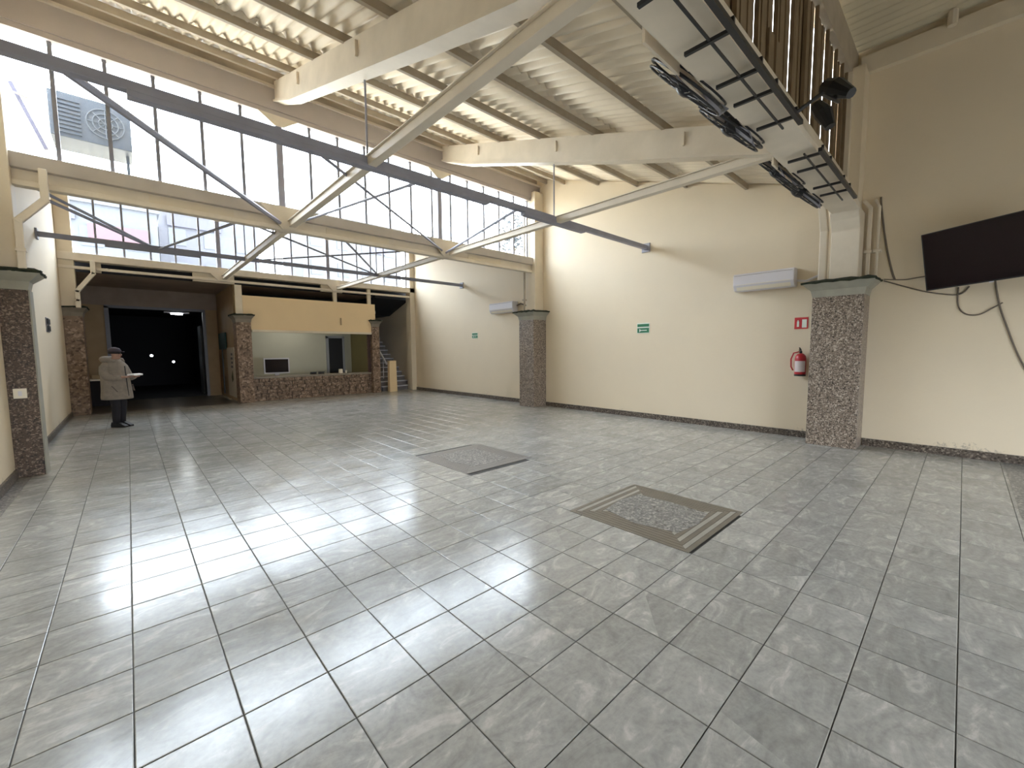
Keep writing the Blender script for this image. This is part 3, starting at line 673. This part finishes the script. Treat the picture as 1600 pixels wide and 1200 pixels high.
for x, l in ((4.55, 'flat black phone on the counter, left of the pair'), (4.80, 'flat black phone on the counter, right of the pair')):
    t = thing('telephone', l, 'telephone', (x, 14.80, .76)); MB().frus(-.09, .09, -.07, .09, 0, .05, -.015).obj('base', BLACK, t); MB().bar((-.10, -.02, .065), (.10, -.02, .065), .04, .03).obj('handset', BLACK, t)
simple('paper_stack', MB().box(5.42, 5.52, 14.78, 14.9, .76, .90).box(5.43, 5.51, 14.79, 14.89, .90, .905), OFFW, 'small cream card holder on the right part of the counter', 'holder')
simple('paper_cup', MB().lathe([(.0,0),(.03,0),(.04,.09),(.0,.09)], 12, (5.66, 14.84, .76)), OFFW, 'small pale cup right of the card holder', 'cup')
struct('door_1', MB().box(5.80, 5.88, 17.1, 17.2, .6, 2.12).box(6.42, 6.50, 17.1, 17.2, .6, 2.12).box(5.8, 6.5, 17.1, 17.2, 2.05, 2.14), mat('grey_frame', (.33,.34,.36), .5))
struct('door_2', MB().box(5.88, 6.42, 17.12, 17.19, .0, 2.05), BLACK)
t = thing('roller_shutter_guide', 'dark red upright guide at the right end of the counter opening', 'guide', (6.46, 14.66, .76))
MB().box(-.05, -.02, -.03, .03, 0, 1.38).obj('guide_strip', mat('dark_red', (.06,.02,.015), .5), t); MB().box(.0, .03, -.03, .03, 0, 1.38).obj('guide_strip', mat('dark_red2', (.06,.02,.015), .5), t)
simple('wall_hook', MB().box(5.42, 5.46, 14.53, 14.56, 2.42, 2.66), TAN, 'small vertical bracket on the cream fascia', 'bracket')

# stairs
t = thing('staircase', 'steep grey staircase climbing beside the reception', 'stairs', (7.62, 14.95, 0))
TR = mottled('grey_tread', (.75,.75,.80), (.66,.66,.72), 5, .5); RS = mottled('dark_riser', (.22,.20,.20), (.17,.155,.155), 5, .7)
ns = 16
for k in range(ns):
    y = .235*k; z = .175*(k+1)
    MB().box(-.55, .62, y, y+.235, .0 if k < 2 else z-.36, z-.03).obj('riser', RS, t)
    MB().box(-.57, .62, y-.02, y+.235, z-.03, z).obj('tread', TR, t)
MB().prism([(.1, .0), (.6, 0), (3.9, 2.5), (3.9, 3.0), (.0, .12)], -.68, -.57, 'x').obj('stringer', mat('blue_grey_stringer', (.16,.16,.22), .6), t)
simple('newel_post', MB().frus(7.12, 7.42, 14.45, 14.65, 0, 1.16, -.015), FASCIA, 'square cream newel block at the foot of the stairs', 'post', bevel=.01)
t = thing('handrail', 'pale sloping handrail above the staircase', 'handrail', (7.16, 14.74, 1.02))
MB().bar((0,0,0), (.05, 2.2, 1.75), .05, .05).obj('rail', WHITE, t)
for k in range(5): MB().bar((.01*k, .3+.42*k, .24+.335*k), (.01*k, .3+.42*k, -.55+.335*k), .02, .02).obj('baluster', WHITE, t)
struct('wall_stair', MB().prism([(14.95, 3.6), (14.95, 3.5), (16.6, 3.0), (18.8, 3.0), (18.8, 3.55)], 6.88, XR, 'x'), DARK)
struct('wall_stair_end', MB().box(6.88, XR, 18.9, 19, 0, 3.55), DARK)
struct('wall_stair_side', MB().box(XR-.02, XR, 14.86, 18.9, 0, 3.55), mottled('brown_grey_paint', (.74,.66,.54), (.68,.60,.49), 1, .7))

# ------------------------------------------------------------------ outside
BLU = mottled('blue_grey_casing', (.007,.011,.018), (.010,.016,.024), 6, .5)
t = thing('rooftop_cooler', 'blue-grey cooler unit on the roof outside the tall glazing', 'cooler', (-.2, 9.7, 4.82))
MB().box(-.46, .46, -.2, .45, .0, .66).obj('casing', BLU, t, bevel=.01)
for k in range(9): MB().box(-.40, -.12, -.225, -.2, .06+.06*k, .09+.06*k).obj('louvre', BLU, t)
m = MB()
for rr in (.08, .15, .22): ring(m, Vector((.16, -.215, .33)), Vector((1,0,0)), Vector((0,0,1)), rr, .008, 20)
for k in range(4): m.tube([(.16-.22*math.cos(k*PI/4), -.215, .33-.22*math.sin(k*PI/4)), (.16+.22*math.cos(k*PI/4), -.215, .33+.22*math.sin(k*PI/4))], .006, 4)
m.obj('grille', mat('grille_paint', (.03,.035,.04), .5), t)
for sx in (-.4, .4): MB().bar((sx, .1, 0), (sx, .1, -.36), .04, .04).obj('leg', BLU, t)
simple('outside_cable', MB().tube([(-1.05, 9.5, 5.18), (-.98, 9.5, 5.28), (-.85, 9.6, 5.28), (-.74, 9.6, 5.2), (-.66, 9.6, 5.12)], .012, 6), CABLE, 'thin cable arching to the rooftop cooler', 'cable')
simple('outside_pole', MB().bar((-1.02, 9.6, 5.45), (-.72, 9.6, 4.6), .06, .05), mat('mauve_pole', (.022,.018,.035), .6), 'slanted mauve pole left of the rooftop cooler', 'pole')

def building(x0, x1, y, zt, m, label, signs):
    t = thing('building', label, 'building', ((x0+x1)/2, y, 0)); hw = (x1-x0)/2
    MB().box(-hw, hw, 0, 5, 0, zt).obj('wall', m, t); MB().box(-hw-.1, hw+.1, -.15, 5.1, zt, zt+.25).obj('parapet', m, t)
    wm = mat('far_window', (.025,.028,.033), .3); nwin = max(2, int((x1-x0)/1.6))
    for r_ in range(2):
        for k in range(nwin):
            xx = -hw + (k+.5)*(2*hw/nwin); z = zt-1.6-2.0*r_
            f = MB().box(xx-.42, xx+.42, -.04, 0, z-.5, z+.5).obj('window', wm, t)
    for a, b, z0, z1, mm in signs: MB().box(a, b, -.18, -.05, z0, z1).obj('sign_board', mm, t)
PINK = mat('red_sign', (.05,.018,.022), .6); PURP = mat('violet_sign', (.028,.026,.040), .6)
building(-7, 1.6, 30, 9.0, mat('far_grey', (.042,.044,.048), .7), 'pale building beyond the far glazing at the left', [(1.6, 3.9, 7.3, 8.0, PINK), (-1.5, 1.2, 8.1, 8.6, PURP)])
building(1.8, 7.0, 33, 10.2, mat('far_mauve', (.040,.039,.046), .7), 'mauve-grey building beyond the far glazing, left of centre', [(-2.2, .5, 9.2, 9.8, PURP)])
building(9.5, 17, 32, 11.2, mat('far_cream', (.046,.045,.043), .7), 'pale building beyond the far glazing at the right', [(-1.6, 1.0, 10.4, 11.2, PINK), (1.2, 2.4, 9.2, 10.0, PURP)])
# tree seen through the right end of the tall glazing
t = thing('tree', 'dusky tree crown seen outside the right end of the tall glazing', 'tree', (17.0, 18.0, 0))
MB().tube([(0,0,0), (.1,0,4), (0,.1,7.5)], [.25,.18,.08], 8).obj('trunk', TAN, t)
r = random.Random(9); m = MB()
for k in range(900):
    a = r.uniform(0, 2*PI); b = math.acos(r.uniform(-1, 1)); q = r.random()**.4
    c = Vector((1.3*q*math.sin(b)*math.cos(a), 1.3*q*math.sin(b)*math.sin(a), 8.4+1.5*q*math.cos(b)))
    u = Vector((r.uniform(-1,1), r.uniform(-1,1), r.uniform(-1,1))).normalized()*.16; v = u.orthogonal().normalized()*.07
    m.add([c-u, c+v, c+u, c-v], [(0,1,2,3)])
tag(m.obj('foliage', mat('leaf', (.012,.016,.018), .6), t), kind='stuff')

# ------------------------------------------------------------------ person
def skin(name, verts, edges, radii, m, parent, root=0, sub=2):
    me = bpy.data.meshes.new(name); me.from_pydata([tuple(v) for v in verts], edges, []); o = bpy.data.objects.new(name, me); COL.objects.link(o)
    o.modifiers.new('skin', 'SKIN')
    for i, rd in enumerate(radii):
        sv = me.skin_vertices[0].data[i]; sv.radius = (rd, rd) if not isinstance(rd, tuple) else rd; sv.use_root = (i == root)
    s = o.modifiers.new('sub', 'SUBSURF'); s.levels = sub; s.render_levels = sub
    dg = bpy.context.evaluated_depsgraph_get(); me2 = bpy.data.meshes.new_from_object(o.evaluated_get(dg)); bpy.data.objects.remove(o)
    me2.name = name; me2.materials.clear(); me2.materials.append(m); me2.polygons.foreach_set('use_smooth', [True]*len(me2.polygons))
    return link(name, me2, parent)
SKIN = mat('skin', (.36,.21,.15), .55)
COAT = mottled('grey_beige_coat', (.27,.23,.19), (.21,.18,.15), 14, .9, 60, .3)
TROU = mat('black_trousers', (.012,.010,.014), .8)
pr = thing('person', 'person in a grey-beige hooded coat and cap, looking down at a white paper', 'person', (-.21, 11.72, 0), -.745)
V = []; E_ = []; R_ = []
def jt(p, r, par=None):
    V.append(Vector(p)); R_.append(r)
    if par is not None: E_.append((par, len(V)-1))
    return len(V)-1
pel = jt((0,0,.86), .12); sp = jt((-.01,0,1.05), .125, pel); ch = jt((-.02,0,1.24), .13, sp); nk = jt((.01,0,1.37), .055, ch)
h1 = jt((.045,0,1.43), .065, nk); h2 = jt((.045,0,1.50), .085, h1); h3 = jt((.03,0,1.555), .065, h2)
for s in (-1, 1):
    hp = jt((0, s*.08, .82), .085, pel); kn = jt((.02, s*.07, .46), .058, hp); an = jt((-.01, s*.062, .10), .04, kn); to = jt((.10, s*.065, .04), .032, an); jt((.17, s*.068, .032), .025, to)
    sh = jt((-.02, s*.17, 1.28), .06, ch); el = jt((.02, s*.22, 1.06), .045, sh); wr = jt((.26, s*.13, 1.03), .028, el); pm = jt((.32, s*.10, 1.035), .030, wr)
    for f_, (dy, ln) in enumerate(((-.028, .052), (-.010, .062), (.010, .058), (.026, .046))):
        a = jt((.345, s*(.10+dy*-1), 1.03), .009, pm); b = jt((.345+ln*.55, s*(.095-dy), 1.028), .0085, a); jt((.345+ln*.8, s*(.088-dy), 1.045), .0075, b)
    a = jt((.325, s*.068, 1.05), .010, pm); jt((.355, s*.055, 1.062), .009, a)
skin('body', V, E_, R_, SKIN, pr)
m = MB(); m.tube([(.135,0,1.50), (.148,0,1.478), (.140,0,1.468)], [.008,.015,.008], 6); m.obj('nose', SKIN, pr, True)
for sy in (-.03, .03): MB().lathe([(0,-.008),(.008,0),(0,.008)], 6, (.127,sy,1.50)).obj('eye', BLACK, pr)
MB().bar((.128,-.022,1.445), (.128,.022,1.445), .008, .008).obj('mouth', mat('lip', (.25,.09,.08), .5), pr)
MB().oval([(.02,0,.098,.09,1.50),(.012,0,.103,.096,1.53),(.012,0,.095,.09,1.575),(.015,0,.06,.06,1.61),(.018,0,.01,.01,1.62)]).obj('hair', mat('dark_hair', (.015,.01,.01), .7), pr, True)
cp = MB().oval([(.02,0,.106,.1,1.545),(.015,0,.106,.1,1.575),(.01,0,.085,.08,1.615),(.01,0,.02,.02,1.633)]).obj('cap', mat('dark_mauve_cap', (.07,.055,.07), .8), pr, True)
MB().prism([(.09,-.07),(.17,-.055),(.19,0),(.17,.055),(.09,.07)], 1.535, 1.548, 'z').obj('peak', mat('cap_peak', (.05,.04,.05), .8), cp)
# coat: shell over the torso, sleeves and a hood lying on the shoulders
coat = MB().oval([(-.0,0,.235,.255,.58),(-.0,0,.24,.26,.62),(-.0,0,.225,.245,.80),(-.01,0,.215,.235,.98),(-.02,0,.20,.235,1.12),(-.02,0,.185,.23,1.24),(-.02,0,.15,.19,1.32),(-.0,0,.10,.11,1.375),(.01,0,.075,.08,1.39)], 20).obj('coat', COAT, pr, True)
for s in (-1, 1): MB().tube([(-.02,s*.15,1.29),(-.02,s*.20,1.22),(.0,s*.235,1.12),(.05,s*.225,1.04),(.15,s*.18,1.01),(.25,s*.135,1.03)], [.07,.085,.082,.078,.065,.05], 12).obj('sleeve', COAT, coat, True)
MB().tube([(.09,-.09,1.35),(.0,-.15,1.37),(-.11,-.12,1.39),(-.17,0,1.38),(-.11,.12,1.39),(.0,.15,1.37),(.09,.09,1.35)], [.03,.05,.062,.075,.062,.05,.03], 10).obj('hood', COAT, coat, True)
MB().bar((.236,.0,.64), (.20,.0,1.25), .012, .01).obj('zip', BLACK, coat)
for s in (-1, 1): MB().bar((.12, s*.228, .86), (.19, s*.185, .74), .02, .012).obj('pocket', mat('pocket_edge', (.10,.08,.07), .9), coat)
for s in (-1, 1):
    MB().oval([(0,s*.062,.06,.054,.08),(.0,s*.062,.068,.058,.2),(.02,s*.07,.078,.068,.46),(.0,s*.08,.10,.09,.75),(.0,s*.08,.11,.1,.86)], 12).obj('trouser_leg', TROU, pr, True)
    MB().rings([[(x, s*.062+yy*wd, z) for x, z in ((-.085,0),(.195,0),(.20,.035),(.12,.075),(.04,.11),(-.07,.11),(-.09,.05))] for yy, wd in ((-1,.035),(-.8,.05),(.8,.05),(1,.035))]).obj('shoe', BLACK, pr)
t = thing('paper', 'white folded paper held in the hands of the person', 'paper', (-.21+.40*math.cos(-.745), 11.72+.40*math.sin(-.745), 1.058), -.745)
PAP = mat('white_paper', (.9,.9,.9), .6)
MB().prism([(-.07, .0), (.0, .012), (.07, .0), (.07, .03), (.0, .04), (-.07, .03)], -.10, .10, 'y').obj('sheet', PAP, t)
